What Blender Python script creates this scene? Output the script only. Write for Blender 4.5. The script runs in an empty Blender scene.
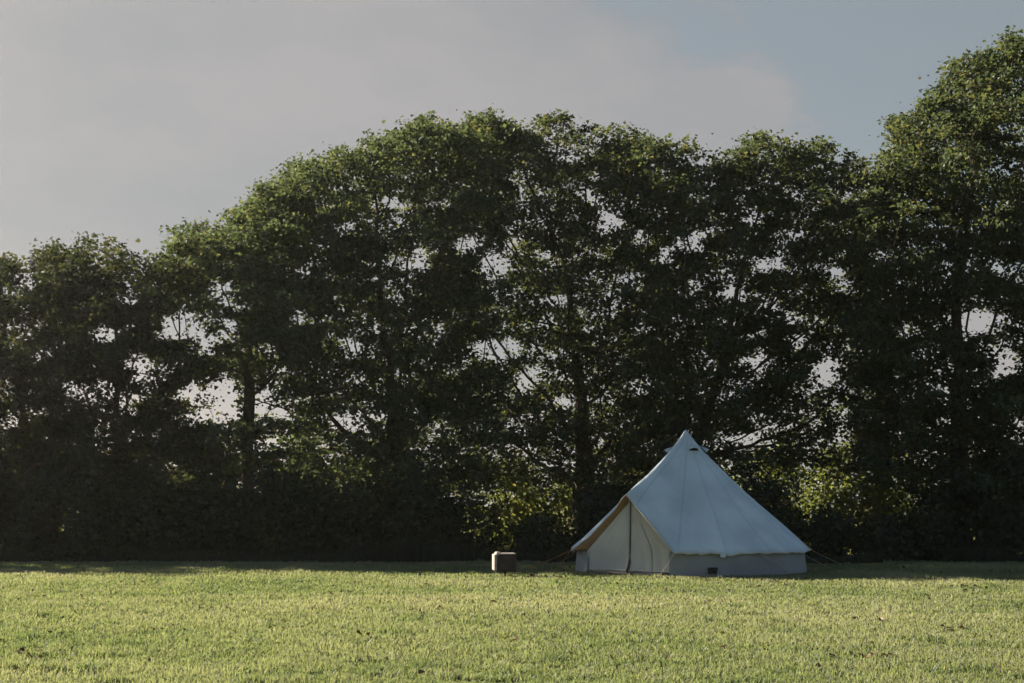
import bpy, bmesh, math, random
import numpy as np
from mathutils import Vector, Matrix

random.seed(7)
R = math.radians
sc = bpy.context.scene
col = sc.collection

# ------------------------------------------------------------------ camera
F_PX = 1422.2
PITCH = R(6.52)
CAM_Z = 1.4
cam_d = bpy.data.cameras.new('camera')
cam_d.lens = 50.0
cam_d.sensor_width = 36.0
cam_d.clip_end = 2000
cam = bpy.data.objects.new('camera', cam_d)
cam.location = (0, 0, CAM_Z)
cam.rotation_euler = (math.pi / 2 + PITCH, 0, 0)
col.objects.link(cam)
sc.camera = cam

HAZE = 0.00014
# ------------------------------------------------------------------ sun and sky
SUN_EL = R(27)
SUN_BACK = R(38)                      # how far behind pure left
sun_dir = Vector((-math.cos(SUN_EL) * math.cos(SUN_BACK),
                  math.cos(SUN_EL) * math.sin(SUN_BACK), math.sin(SUN_EL)))
sd = bpy.data.lights.new('sun', 'SUN')
sd.energy = 5.0
sd.angle = R(0.55)
sd.color = (1.0, 0.87, 0.68)
sun = bpy.data.objects.new('sun', sd)
sun.rotation_euler = sun_dir.to_track_quat('Z', 'Y').to_euler()
sun.location = (-30, 30, 40)
col.objects.link(sun)

w = bpy.data.worlds.new('World')
sc.world = w
w.use_nodes = True
nt = w.node_tree
nt.nodes.clear()
N = nt.nodes.new
L = nt.links.new
wo = N('ShaderNodeOutputWorld')
bg = N('ShaderNodeBackground')
bg.inputs['Strength'].default_value = 0.029
sky = N('ShaderNodeTexSky')
sky.sky_type = 'NISHITA'
sky.sun_disc = False
sky.sun_elevation = SUN_EL
sky.sun_rotation = math.atan2(sun_dir.x, sun_dir.y)
sky.air_density = 1.0
sky.dust_density = 1.2
sky.ozone_density = 1.0
tc = N('ShaderNodeTexCoord')
sep = N('ShaderNodeSeparateXYZ')
L(tc.outputs['Generated'], sep.inputs[0])
mp = N('ShaderNodeMapping')
mp.inputs['Scale'].default_value = (1.0, 1.0, 2.2)
L(tc.outputs['Generated'], mp.inputs[0])


def mathn(op, a, b=None, c=None, clamp=False):
    n = N('ShaderNodeMath')
    n.operation = op
    n.use_clamp = clamp
    for i, v in enumerate((a, b, c)):
        if v is None:
            continue
        if isinstance(v, (int, float)):
            n.inputs[i].default_value = v
        else:
            L(v, n.inputs[i])
    return n.outputs[0]


def noise(vec, scale, detail=4, rough=0.55):
    n = N('ShaderNodeTexNoise')
    n.inputs['Scale'].default_value = scale
    n.inputs['Detail'].default_value = detail
    n.inputs['Roughness'].default_value = rough
    L(vec, n.inputs['Vector'])
    return n.outputs['Fac']


cl1 = noise(mp.outputs[0], 7.0, 7, 0.6)
cl2 = noise(mp.outputs[0], 3.2, 4)
# a broad cloud bank over the front left of the sky, opening to blue on the right and behind
bank = mathn('ADD', mathn('MULTIPLY', sep.outputs['X'], -1.0), mathn('MULTIPLY', sep.outputs['Z'], -1.2))
bank = mathn('ADD', bank, 0.506)
bank = mathn('MULTIPLY_ADD', mathn('SUBTRACT', cl1, 0.5), 0.34, bank)
ss = N('ShaderNodeMapRange')
ss.interpolation_type = 'SMOOTHSTEP'
ss.inputs['From Min'].default_value = -0.02
ss.inputs['From Max'].default_value = 0.035
L(bank, ss.inputs['Value'])
front = N('ShaderNodeMapRange')
front.interpolation_type = 'SMOOTHSTEP'
front.inputs['From Min'].default_value = 0.1
front.inputs['From Max'].default_value = 0.6
L(sep.outputs['Y'], front.inputs['Value'])
cover = mathn('MULTIPLY', ss.outputs[0], front.outputs[0])
veil = mathn('MULTIPLY_ADD', cover, 0.22, mathn('MULTIPLY', front.outputs[0], 0.72))
tint = N('ShaderNodeMix')
tint.data_type = 'RGBA'
CL = 3.0
tint.inputs['A'].default_value = (CL * 0.90, CL * 0.94, CL * 0.98, 1)
tint.inputs['B'].default_value = (CL * 1.15, CL * 1.11, CL * 1.11, 1)
puff = N('ShaderNodeMapRange')
puff.interpolation_type = 'SMOOTHSTEP'
puff.inputs['From Min'].default_value = 0.36
puff.inputs['From Max'].default_value = 0.62
L(mathn('MULTIPLY_ADD', cl1, 0.35, mathn('MULTIPLY', cl2, 0.65)), puff.inputs['Value'])
L(puff.outputs[0], tint.inputs['Factor'])
# thin high veil where the bank opens
thin = N('ShaderNodeMix')
thin.data_type = 'RGBA'
L(cover, thin.inputs['Factor'])
thin.inputs['A'].default_value = (2.45, 2.68, 2.66, 1)
L(tint.outputs['Result'], thin.inputs['B'])
mix = N('ShaderNodeMix')
mix.data_type = 'RGBA'
L(veil, mix.inputs['Factor'])
L(sky.outputs[0], mix.inputs['A'])
L(thin.outputs['Result'], mix.inputs['B'])
L(mix.outputs['Result'], bg.inputs['Color'])
L(bg.outputs[0], wo.inputs[0])

vs = sc.view_settings
vs.view_transform = 'Standard'
vs.look = 'None'
vs.gamma = 1.0
vs.use_curve_mapping = False
vs.exposure = 2.0
sc.cycles.max_bounces = 6
sc.cycles.diffuse_bounces = 3
sc.cycles.transmission_bounces = 3
sc.cycles.glossy_bounces = 2
sc.cycles.volume_bounces = 0


# ------------------------------------------------------------------ helpers
def at(px, py, Y):
    """point on the plane y = Y seen at a pixel of the photograph"""
    x = (px - 512) / F_PX
    y = -(py - 341.5) / F_PX
    d = (x, math.cos(PITCH) - y * math.sin(PITCH), math.sin(PITCH) + y * math.cos(PITCH))
    t = Y / d[1]
    return Vector((d[0] * t, Y, CAM_Z + d[2] * t))


def ground_at(px, py):
    x = (px - 512) / F_PX
    y = -(py - 341.5) / F_PX
    d = (x, math.cos(PITCH) - y * math.sin(PITCH), math.sin(PITCH) + y * math.cos(PITCH))
    t = -CAM_Z / d[2]
    return Vector((d[0] * t, d[1] * t, 0))


def link(o, parent=None):
    col.objects.link(o)
    if parent is not None:
        o.parent = parent
    return o


def tag(o, label=None, cat=None, group=None, kind=None):
    if label:
        o['label'] = label
    if cat:
        o['category'] = cat
    if group:
        o['group'] = group
    if kind:
        o['kind'] = kind
    return o


def empty(name, loc, rz=0.0):
    o = bpy.data.objects.new(name, None)
    o.location = loc
    o.rotation_euler = (0, 0, rz)
    o.empty_display_size = 0.3
    return link(o)


def mesh_np(name, verts, polys_flat, loop_totals, mat, parent=None, attrs=None, smooth=False):
    """fast mesh from numpy arrays"""
    me = bpy.data.meshes.new(name)
    nv = len(verts)
    me.vertices.add(nv)
    me.vertices.foreach_set('co', np.asarray(verts, dtype=np.float32).ravel())
    lt = np.asarray(loop_totals, dtype=np.int32)
    me.loops.add(int(lt.sum()))
    me.loops.foreach_set('vertex_index', np.asarray(polys_flat, dtype=np.int32).ravel())
    me.polygons.add(len(lt))
    ls = np.zeros(len(lt), dtype=np.int32)
    ls[1:] = np.cumsum(lt)[:-1]
    me.polygons.foreach_set('loop_start', ls)
    if smooth:
        me.polygons.foreach_set('use_smooth', np.ones(len(lt), dtype=bool))
    me.update(calc_edges=True)
    for k, v in (attrs or {}).items():
        a = me.attributes.new(k, 'FLOAT', 'POINT')
        a.data.foreach_set('value', np.asarray(v, dtype=np.float32))
    me.materials.append(mat)
    return link(bpy.data.objects.new(name, me), parent)


def obj(name, bm, mat, parent=None, smooth=False):
    me = bpy.data.meshes.new(name)
    bm.normal_update()
    bm.to_mesh(me)
    bm.free()
    if smooth:
        for p in me.polygons:
            p.use_smooth = True
    me.materials.append(mat)
    return link(bpy.data.objects.new(name, me), parent)


def bm_box(bm, c, s, rz=0.0, bevel=0.0, taper=1.0):
    m = Matrix.Translation(c) @ Matrix.Rotation(rz, 4, 'Z') @ Matrix.Diagonal((s[0], s[1], s[2], 1))
    r = bmesh.ops.create_cube(bm, size=1, matrix=m)
    if bevel:
        es = {e for v in r['verts'] for e in v.link_edges}
        bmesh.ops.bevel(bm, geom=list(es), offset=bevel, segments=2, affect='EDGES', profile=0.5)
    return r['verts']


def bm_tube(bm, pts, r, n=8, cap=True):
    pts = [Vector(p) for p in pts]
    rs = r if isinstance(r, (list, tuple)) else [r] * len(pts)
    rings = []
    for i, p in enumerate(pts):
        d = (pts[min(i + 1, len(pts) - 1)] - pts[max(i - 1, 0)]).normalized()
        u = d.orthogonal().normalized() if i == 0 else (u - d * u.dot(d)).normalized()
        v = d.cross(u)
        rings.append([bm.verts.new(p + (u * math.cos(2 * math.pi * k / n) + v * math.sin(2 * math.pi * k / n)) * rs[i])
                      for k in range(n)])
    for a, b in zip(rings, rings[1:]):
        for k in range(n):
            bm.faces.new((a[k], a[(k + 1) % n], b[(k + 1) % n], b[k]))
    if cap:
        bm.faces.new(rings[0][::-1])
        bm.faces.new(rings[-1])


# ------------------------------------------------------------------ materials
def mat_new(name):
    m = bpy.data.materials.new(name)
    m.use_nodes = True
    t = m.node_tree
    t.nodes.clear()
    return m, t


def ramp(t, fac, stops):
    r = t.nodes.new('ShaderNodeValToRGB')
    el = r.color_ramp.elements
    el[0].position, el[0].color = stops[0][0], (*stops[0][1], 1)
    el[1].position, el[1].color = stops[-1][0], (*stops[-1][1], 1)
    for p, c in stops[1:-1]:
        e = el.new(p)
        e.color = (*c, 1)
    t.links.new(fac, r.inputs[0])
    return r.outputs[0]


def leaf_mat(name, stops, transl=0.45, tcol=(1.55, 1.45, 0.92), gloss=0.02, rough=0.55):
    m, t = mat_new(name)
    out = t.nodes.new('ShaderNodeOutputMaterial')
    at_ = t.nodes.new('ShaderNodeAttribute')
    at_.attribute_name = 'var'
    c = ramp(t, at_.outputs['Fac'], stops)
    dif = t.nodes.new('ShaderNodeBsdfDiffuse')
    t.links.new(c, dif.inputs[0])
    tr = t.nodes.new('ShaderNodeBsdfTranslucent')
    mul = t.nodes.new('ShaderNodeMix')
    mul.data_type = 'RGBA'
    mul.blend_type = 'MULTIPLY'
    mul.inputs['Factor'].default_value = 1
    t.links.new(c, mul.inputs['A'])
    mul.inputs['B'].default_value = (*tcol, 1)
    t.links.new(mul.outputs['Result'], tr.inputs[0])
    mx = t.nodes.new('ShaderNodeMixShader')
    mx.inputs[0].default_value = transl
    t.links.new(dif.outputs[0], mx.inputs[1])
    t.links.new(tr.outputs[0], mx.inputs[2])
    gl = t.nodes.new('ShaderNodeBsdfGlossy')
    gl.inputs['Roughness'].default_value = rough
    gl.inputs[0].default_value = (0.9, 0.95, 1, 1)
    mg = t.nodes.new('ShaderNodeMixShader')
    mg.inputs[0].default_value = gloss
    t.links.new(mx.outputs[0], mg.inputs[1])
    t.links.new(gl.outputs[0], mg.inputs[2])
    t.links.new(mg.outputs[0], out.inputs[0])
    return m


def plain_mat(name, colr, rough=0.8, metal=0.0, var=0.15, scale=8.0, bump=0.0, spec=0.3, detail=4, colr2=None):
    """principled with noise-driven colour variation and optional bump"""
    m, t = mat_new(name)
    out = t.nodes.new('ShaderNodeOutputMaterial')
    p = t.nodes.new('ShaderNodeBsdfPrincipled')
    tcn = t.nodes.new('ShaderNodeTexCoord')
    nz = t.nodes.new('ShaderNodeTexNoise')
    nz.inputs['Scale'].default_value = scale
    nz.inputs['Detail'].default_value = detail
    t.links.new(tcn.outputs['Object'], nz.inputs['Vector'])
    lo = tuple(x * (1 - var) for x in colr)
    hi = colr2 or tuple(min(1, x * (1 + var)) for x in colr)
    t.links.new(ramp(t, nz.outputs['Fac'], [(0.3, lo), (0.7, hi)]), p.inputs['Base Color'])
    p.inputs['Roughness'].default_value = rough
    p.inputs['Metallic'].default_value = metal
    p.inputs['Specular IOR Level'].default_value = spec
    if bump:
        b = t.nodes.new('ShaderNodeBump')
        b.inputs['Strength'].default_value = bump
        b.inputs['Distance'].default_value = 0.02
        t.links.new(nz.outputs['Fac'], b.inputs['Height'])
        t.links.new(b.outputs[0], p.inputs['Normal'])
    t.links.new(p.outputs[0], out.inputs[0])
    return m


def canvas_mat(name, colr, transl=0.2, tcol=(1, 0.8, 0.5), seams=0):
    m, t = mat_new(name)
    out = t.nodes.new('ShaderNodeOutputMaterial')
    tcn = t.nodes.new('ShaderNodeTexCoord')
    nz = t.nodes.new('ShaderNodeTexNoise')
    nz.inputs['Scale'].default_value = 1.6
    nz.inputs['Detail'].default_value = 6
    t.links.new(tcn.outputs['Object'], nz.inputs['Vector'])
    n2 = t.nodes.new('ShaderNodeTexNoise')
    n2.inputs['Scale'].default_value = 60
    n2.inputs['Detail'].default_value = 3
    t.links.new(tcn.outputs['Object'], n2.inputs['Vector'])
    add = t.nodes.new('ShaderNodeMath')
    add.operation = 'MULTIPLY_ADD'
    add.inputs[1].default_value = 0.5
    t.links.new(n2.outputs['Fac'], add.inputs[0])
    t.links.new(nz.outputs['Fac'], add.inputs[2])
    c = ramp(t, add.outputs[0], [(0.5, tuple(x * 0.80 for x in colr)), (1.0, tuple(x * 1.10 for x in colr))])
    hgt_out = n2.outputs['Fac']
    if seams:
        # doubled, stitched seams running from the apex to the eave
        sp = t.nodes.new('ShaderNodeSeparateXYZ')
        t.links.new(tcn.outputs['Object'], sp.inputs[0])

        def mn(op, a, b=None):
            n = t.nodes.new('ShaderNodeMath')
            n.operation = op
            for i, v in enumerate((a, b)):
                if v is None:
                    continue
                if isinstance(v, (int, float)):
                    n.inputs[i].default_value = v
                else:
                    t.links.new(v, n.inputs[i])
            return n.outputs[0]
        ang = mn('ARCTAN2', sp.outputs['X'], sp.outputs['Y'])
        rad = mn('SQRT', mn('ADD', mn('MULTIPLY', sp.outputs['X'], sp.outputs['X']), mn('MULTIPLY', sp.outputs['Y'], sp.outputs['Y'])))
        fr = mn('SUBTRACT', mn('FRACT', mn('MULTIPLY', mn('ADD', ang, 7.05), seams / (2 * math.pi))), 0.5)
        dist = mn('MULTIPLY', mn('MULTIPLY', mn('ABSOLUTE', fr), 2 * math.pi / seams), rad)
        band = mn('LESS_THAN', dist, 0.016)
        mk = t.nodes.new('ShaderNodeMix')
        mk.data_type = 'RGBA'
        mk.blend_type = 'MULTIPLY'
        t.links.new(mn('MULTIPLY', band, 0.9), mk.inputs['Factor'])
        t.links.new(c, mk.inputs['A'])
        mk.inputs['B'].default_value = (0.86, 0.87, 0.88, 1)
        c = mk.outputs['Result']
        hgt_out = mn('ADD', n2.outputs['Fac'], band)
    dif = t.nodes.new('ShaderNodeBsdfDiffuse')
    dif.inputs['Roughness'].default_value = 0.6
    t.links.new(c, dif.inputs[0])
    tr = t.nodes.new('ShaderNodeBsdfTranslucent')
    tr.inputs[0].default_value = (*(a * b for a, b in zip(colr, tcol)), 1)
    mx = t.nodes.new('ShaderNodeMixShader')
    mx.inputs[0].default_value = transl
    b = t.nodes.new('ShaderNodeBump')
    b.inputs['Strength'].default_value = 0.25
    b.inputs['Distance'].default_value = 0.01
    t.links.new(hgt_out, b.inputs['Height'])
    t.links.new(b.outputs[0], dif.inputs['Normal'])
    t.links.new(dif.outputs[0], mx.inputs[1])
    t.links.new(tr.outputs[0], mx.inputs[2])
    t.links.new(mx.outputs[0], out.inputs[0])
    return m


M = {}
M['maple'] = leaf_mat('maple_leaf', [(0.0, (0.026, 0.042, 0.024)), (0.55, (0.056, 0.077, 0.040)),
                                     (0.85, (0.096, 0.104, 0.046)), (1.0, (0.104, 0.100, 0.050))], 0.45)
M['maple_fresh_sunlit'] = leaf_mat('fresh_sunlit_maple_leaf', [(0.0, (0.032, 0.052, 0.030)), (0.55, (0.063, 0.088, 0.048)),
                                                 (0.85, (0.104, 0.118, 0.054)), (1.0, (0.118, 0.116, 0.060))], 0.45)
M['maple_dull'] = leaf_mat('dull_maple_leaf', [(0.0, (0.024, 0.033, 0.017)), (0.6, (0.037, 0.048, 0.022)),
                                               (1.0, (0.068, 0.064, 0.034))], 0.40)  # duller copy, haze and shade over the left trees put into the colour
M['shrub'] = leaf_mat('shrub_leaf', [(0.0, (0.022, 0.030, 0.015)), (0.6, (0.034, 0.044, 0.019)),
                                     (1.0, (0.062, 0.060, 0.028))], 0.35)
M['shrub_sunlit'] = leaf_mat('sunlit_shrub_leaf', [(0.0, (0.06, 0.085, 0.025)), (0.6, (0.10, 0.125, 0.035)),
                                                 (1.0, (0.15, 0.14, 0.05))], 0.5)  # brighter copy of the shrub leaf, sunlight put into its colour
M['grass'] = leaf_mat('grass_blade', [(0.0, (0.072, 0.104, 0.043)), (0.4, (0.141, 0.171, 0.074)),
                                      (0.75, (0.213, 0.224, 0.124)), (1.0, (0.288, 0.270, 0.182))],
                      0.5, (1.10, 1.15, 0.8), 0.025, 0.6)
M['bark'] = plain_mat('bark', (0.070, 0.056, 0.045), 0.95, var=0.4, scale=14, bump=0.8, spec=0.1)
M['roof'] = canvas_mat('skylit_roof_canvas', (0.56, 0.66, 0.71), 0.12, seams=16)  # cream canvas with the blue of sky light put into its colour
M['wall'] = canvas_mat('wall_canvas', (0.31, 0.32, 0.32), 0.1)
M['door'] = canvas_mat('door_canvas', (0.66, 0.64, 0.58), 0.2)
M['porch'] = canvas_mat('sunglow_porch_lining', (0.55, 0.40, 0.22), 0.55, (1.3, 0.95, 0.55))  # orange of sunlight through cream canvas is put into this colour
M['hem'] = canvas_mat('hem_canvas', (0.60, 0.60, 0.58), 0.2)
M['black'] = plain_mat('black_rubber', (0.012, 0.012, 0.012), 0.6)
M['zip'] = plain_mat('dark_zip_tape', (0.035, 0.033, 0.03), 0.7)
M['sheet'] = plain_mat('groundsheet_plastic', (0.045, 0.042, 0.04), 0.6, bump=0.3)
M['rope'] = plain_mat('orange_brown_rope', (0.30, 0.15, 0.07), 0.9, var=0.2, scale=60)
M['pale_rope'] = plain_mat('pale_rope', (0.40, 0.34, 0.29), 0.9, var=0.2, scale=60)
M['steel'] = plain_mat('peg_steel', (0.25, 0.25, 0.25), 0.45, 0.9)
M['wood'] = plain_mat('tent_pole_wood', (0.25, 0.17, 0.10), 0.7)
M['rust'] = plain_mat('dark_rusted_steel', (0.046, 0.029, 0.026), 0.75, 0.0, var=0.45, scale=9, bump=0.3)
M['sunlit_metal'] = plain_mat('sunlit_weathered_metal', (0.32, 0.28, 0.26), 0.6, 0.0, var=0.2, scale=12)  # sun on the box's left face and top is put into this pale colour
M['dead'] = leaf_mat('fallen_leaf', [(0.0, (0.035, 0.020, 0.012)), (0.6, (0.075, 0.045, 0.022)),
                                     (1.0, (0.13, 0.085, 0.04))], 0.15)
M['soil'] = plain_mat('bare_soil', (0.05, 0.036, 0.025), 1.0, var=0.5, scale=30, bump=0.8, spec=0.05)


def ground_mat():
    m, t = mat_new('meadow_turf')
    out = t.nodes.new('ShaderNodeOutputMaterial')
    p = t.nodes.new('ShaderNodeBsdfPrincipled')
    tcn = t.nodes.new('ShaderNodeTexCoord')
    a = t.nodes.new('ShaderNodeTexNoise')
    a.inputs['Scale'].default_value = 0.5
    a.inputs['Detail'].default_value = 8
    b = t.nodes.new('ShaderNodeTexNoise')
    b.inputs['Scale'].default_value = 18
    b.inputs['Detail'].default_value = 5
    for n in (a, b):
        t.links.new(tcn.outputs['Object'], n.inputs['Vector'])
    c = ramp(t, a.outputs['Fac'], [(0.3, (0.055, 0.07, 0.018)), (0.55, (0.085, 0.09, 0.025)), (0.75, (0.11, 0.10, 0.04))])
    d = ramp(t, b.outputs['Fac'], [(0.3, (0.5, 0.45, 0.4)), (0.65, (1.2, 1.2, 1.1))])
    mul = t.nodes.new('ShaderNodeMix')
    mul.data_type = 'RGBA'
    mul.blend_type = 'MULTIPLY'
    mul.inputs['Factor'].default_value = 1
    t.links.new(c, mul.inputs['A'])
    t.links.new(d, mul.inputs['B'])
    t.links.new(mul.outputs['Result'], p.inputs['Base Color'])
    p.inputs['Roughness'].default_value = 1
    p.inputs['Specular IOR Level'].default_value = 0.05
    bp = t.nodes.new('ShaderNodeBump')
    bp.inputs['Strength'].default_value = 0.9
    bp.inputs['Distance'].default_value = 0.06
    t.links.new(b.outputs['Fac'], bp.inputs['Height'])
    t.links.new(bp.outputs[0], p.inputs['Normal'])
    t.links.new(p.outputs[0], out.inputs[0])
    return m


M['turf'] = ground_mat()

# ------------------------------------------------------------------ ground
bm = bmesh.new()
bmesh.ops.create_grid(bm, x_segments=8, y_segments=8, size=900)
field = obj('field', bm, M['turf'])
tag(field, kind='structure')

rng = np.random.default_rng(11)


def value_noise(x, y, scale, seed):
    g = np.random.default_rng(seed).random((257, 257))
    u = (x * scale) % 256
    v = (y * scale) % 256
    i = u.astype(int)
    j = v.astype(int)
    fu = u - i
    fv = v - j
    fu = fu * fu * (3 - 2 * fu)
    fv = fv * fv * (3 - 2 * fv)
    return (g[i, j] * (1 - fu) * (1 - fv) + g[i + 1, j] * fu * (1 - fv)
            + g[i, j + 1] * (1 - fu) * fv + g[i + 1, j + 1] * fu * fv)


def build_grass(n):
    # density falls with distance; blades grow a little wider with distance so the sward stays closed
    u = rng.random(n)
    y0, y1 = 8.5, 35.2
    yy = y0 * (y1 / y0) ** (u ** 0.94)
    xx = (rng.random(n) * 2 - 1) * (yy * 0.40 + 1.6)
    # gather into tufts
    cell = 0.11
    tx = np.floor(xx / cell)
    ty = np.floor(yy / cell)
    h = np.sin(tx * 127.1 + ty * 311.7) * 43758.5453
    h2 = np.sin(tx * 269.5 + ty * 183.3) * 28001.8384
    fx = h - np.floor(h)
    fy = h2 - np.floor(h2)
    tuft = rng.random(n) < 0.55
    xx = np.where(tuft, (tx + fx) * cell + rng.normal(0, 0.03, n), xx)
    yy = np.where(tuft, (ty + fy) * cell + rng.normal(0, 0.03, n), yy)
    # nothing grows through the tent floor
    keep = ((xx - TX) ** 2 + (yy - TY) ** 2) > 2.36 ** 2
    keep &= yy < 33.6 + 1.2 * value_noise(xx + 60, xx * 0 + 5, 0.8, 31) + 0.3 * rng.random(n)
    xx, yy, fx = xx[keep], yy[keep], fx[keep]
    n = len(xx)
    big = value_noise(xx + 50, yy + 20, 0.35, 1)
    mid = value_noise(xx + 50, yy + 20, 1.7, 2)
    big2 = 0.4 + value_noise(xx + 90, yy + 40, 0.16, 12)
    weed = np.clip((value_noise(xx + 30, yy + 70, 2.6, 21) - 0.80) * 8, 0, 1)
    fine = value_noise(xx + 50, yy + 20, 6.0, 3)
    bare = value_noise(xx + 50, yy + 20, 2.3, 9) * 0.6 + value_noise(xx + 50, yy + 20, 7.0, 8) * 0.4
    hgt = (0.024 + 0.020 * big + 0.024 * mid + 0.018 * fine + 0.012 * fx) * (0.65 + 0.7 * rng.random(n))
    hgt *= 1 + 0.5 * weed
    hgt *= np.where(bare > 0.74, 0.45, 1.0)
    wid = (0.0028 + 0.00027 * yy) * (0.7 + 0.6 * rng.random(n))
    ang = rng.random(n) * 2 * np.pi
    lean = rng.normal(0, 0.55, n)
    la = rng.random(n) * 2 * np.pi
    bx, by = np.cos(ang) * wid, np.sin(ang) * wid
    dx, dy = np.cos(la) * lean * hgt, np.sin(la) * lean * hgt
    z0 = np.full(n, -0.004)
    P = np.empty((n, 5, 3), dtype=np.float32)
    P[:, 0] = np.stack([xx - bx, yy - by, z0], 1)
    P[:, 1] = np.stack([xx + bx, yy + by, z0], 1)
    mx_, my_ = xx + dx * 0.42, yy + dy * 0.42
    P[:, 2] = np.stack([mx_ + bx * 0.8, my_ + by * 0.8, hgt * 0.62], 1)
    P[:, 3] = np.stack([mx_ - bx * 0.8, my_ - by * 0.8, hgt * 0.62], 1)
    P[:, 4] = np.stack([xx + dx * 1.25, yy + dy * 1.25, hgt * (1.0 - 0.18 * np.abs(lean))], 1)
    base = (np.arange(n) * 5)[:, None]
    quad = base + np.array([[0, 1, 2, 3]])
    tri = base + np.array([[3, 2, 4]])
    flat = np.concatenate([quad, tri], 1).ravel()
    lt = np.tile(np.array([4, 3]), n)
    var = np.clip(-0.06 + 0.55 * big + 0.42 * mid * big2 + 0.16 * fine + 0.08 * fx + rng.normal(0, 0.075, n), 0, 1)
    var = np.clip(var - 0.22 * weed, 0, 1)
    var = np.where(rng.random(n) < 0.035, 0.95, var)
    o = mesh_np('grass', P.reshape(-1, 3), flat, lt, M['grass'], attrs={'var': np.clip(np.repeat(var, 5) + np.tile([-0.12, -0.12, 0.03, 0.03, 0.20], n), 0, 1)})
    tag(o, 'short yellow green meadow grass covering the field', 'grass', kind='stuff')
    return o


# ------------------------------------------------------------------ thin morning haze
def make_haze():
    m, t = mat_new('haze_air')
    out = t.nodes.new('ShaderNodeOutputMaterial')
    v = t.nodes.new('ShaderNodeVolumePrincipled')
    v.inputs['Color'].default_value = (0.95, 0.93, 0.92, 1)
    v.inputs['Density'].default_value = HAZE
    v.inputs['Anisotropy'].default_value = 0.7
    t.links.new(v.outputs[0], out.inputs['Volume'])
    bm = bmesh.new()
    bm_box(bm, (0, 0, 24), (1900, 1900, 50))
    o = obj('haze', bm, m)
    tag(o, 'thin pale morning haze over the field', 'haze', kind='stuff')


make_haze()

# ------------------------------------------------------------------ bell tent
TX, TY = (688 - 512) / F_PX * 29.6 * 1.0, 29.6
APEX = Vector((-0.05, 0, 2.84))
R_E, Z_E = 2.46, 0.47
R_W = 2.36
tent = empty('bell_tent', (TX, TY, 0))
tag(tent, 'cream canvas bell tent, blue of the sky put into its roof colour, with low walls and a zipped triangular door', 'tent')


def pol(az, r, z):
    """az measured from the direction facing the camera, positive towards camera left"""
    return Vector((-math.sin(R(az)) * r, -math.cos(R(az)) * r, z))


AZ_R, AZ_P, AZ_L = 13.8, 40.3, 74.5
PEAK = pol(AZ_P, 2.20, 1.57)
TIP_R = pol(AZ_R, R_E + 0.03, Z_E)
TIP_L = pol(AZ_L, R_E + 0.14, Z_E - 0.02)


def boundary():
    """closed list of points round the roof edge, with 'open' = on the door opening"""
    pts = []
    nO = 16
    for i in range(nO):
        t = i / nO
        p = TIP_R.lerp(PEAK, t)
        p += pol(AZ_R, 0.10, 0.03) * math.sin(math.pi * t) * 0.6
        pts.append((p, True))
    for i in range(nO):
        t = i / nO
        p = PEAK.lerp(TIP_L, t)
        p += Vector((0.05, 0.03, -0.03)) * math.sin(math.pi * t)
        pts.append((p, True))
    n = 150
    panels = 12
    for i in range(n):
        t = i / n
        az = AZ_L + t * (360 + AZ_R - AZ_L)
        k = t * panels
        sc_ = abs(math.sin(math.pi * k))
        r = R_E - 0.075 * (1 - (2 * (k % 1) - 1) ** 2) + (0.10 * math.exp(-t * 60)) + 0.03 * math.exp(-(1 - t) * 40)
        z = Z_E + 0.008 * sc_ + 0.004 * math.sin(i * 0.9)
        pts.append((pol(az, r, z), False))
    return pts


B = boundary()


def roof_rows(rows=26, off=0.0, lo=0.0, hi=1.0):
    """rows of points from the apex to the edge: straight guys sagging a little between"""
    out = []
    nb = len(B)
    for j in range(rows + 1):
        t = max(0.006, lo + (hi - lo) * j / rows)
        row = []
        for i, (p, op) in enumerate(B):
            q = APEX.lerp(p, t)
            # canvas hangs slightly slack below the straight line
            s = math.sin(math.pi * min(1, t)) ** 1.0
            sag = 0.035 if not op else 0.018
            d = Vector((q.x, q.y, 0))
            n_ = Vector((d.x, d.y, 1.9)).normalized() if d.length > 1e-4 else Vector((0, 0, 1))
            q -= n_ * sag * s
            # seams every panel: shallow ridges, wrinkles gathering towards the eave
            az = math.atan2(p.x, -p.y)
            q += n_ * (0.028 * math.sin(az * 41 + 3 * math.sin(az * 5)) * t ** 3 * (0.5 + 0.5 * math.sin(az * 3 + 1))
                       + 0.026 * math.sin(az * 23 + t * 6) * t ** 2 * (0.6 + 0.4 * math.sin(az * 7))
                       + 0.014 * math.sin(az * 9 + t * 9) * t)
            # small cone flare under the apex
            if t < 0.2:
                q += Vector((0, 0, 0.11 * (1 - t / 0.2) ** 2))
            row.append(q + n_ * off)
        out.append(row)
    return out


def grid_bm(rows, closed=True, thick=0.0):
    bm = bmesh.new()
    vs_ = [[bm.verts.new(p) for p in r] for r in rows]
    n = len(rows[0])
    for a, b in zip(vs_, vs_[1:]):
        for k in range(n if closed else n - 1):
            f = (a[k], b[k], b[(k + 1) % n], a[(k + 1) % n])
            try:
                bm.faces.new(f)
            except ValueError:
                pass
    bmesh.ops.remove_doubles(bm, verts=bm.verts, dist=0.0004)
    bmesh.ops.recalc_face_normals(bm, faces=bm.faces)
    return bm


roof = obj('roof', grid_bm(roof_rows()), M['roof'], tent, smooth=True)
md = roof.modifiers.new('thickness', 'SOLIDIFY')
md.thickness = 0.006
md.offset = -1

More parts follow.
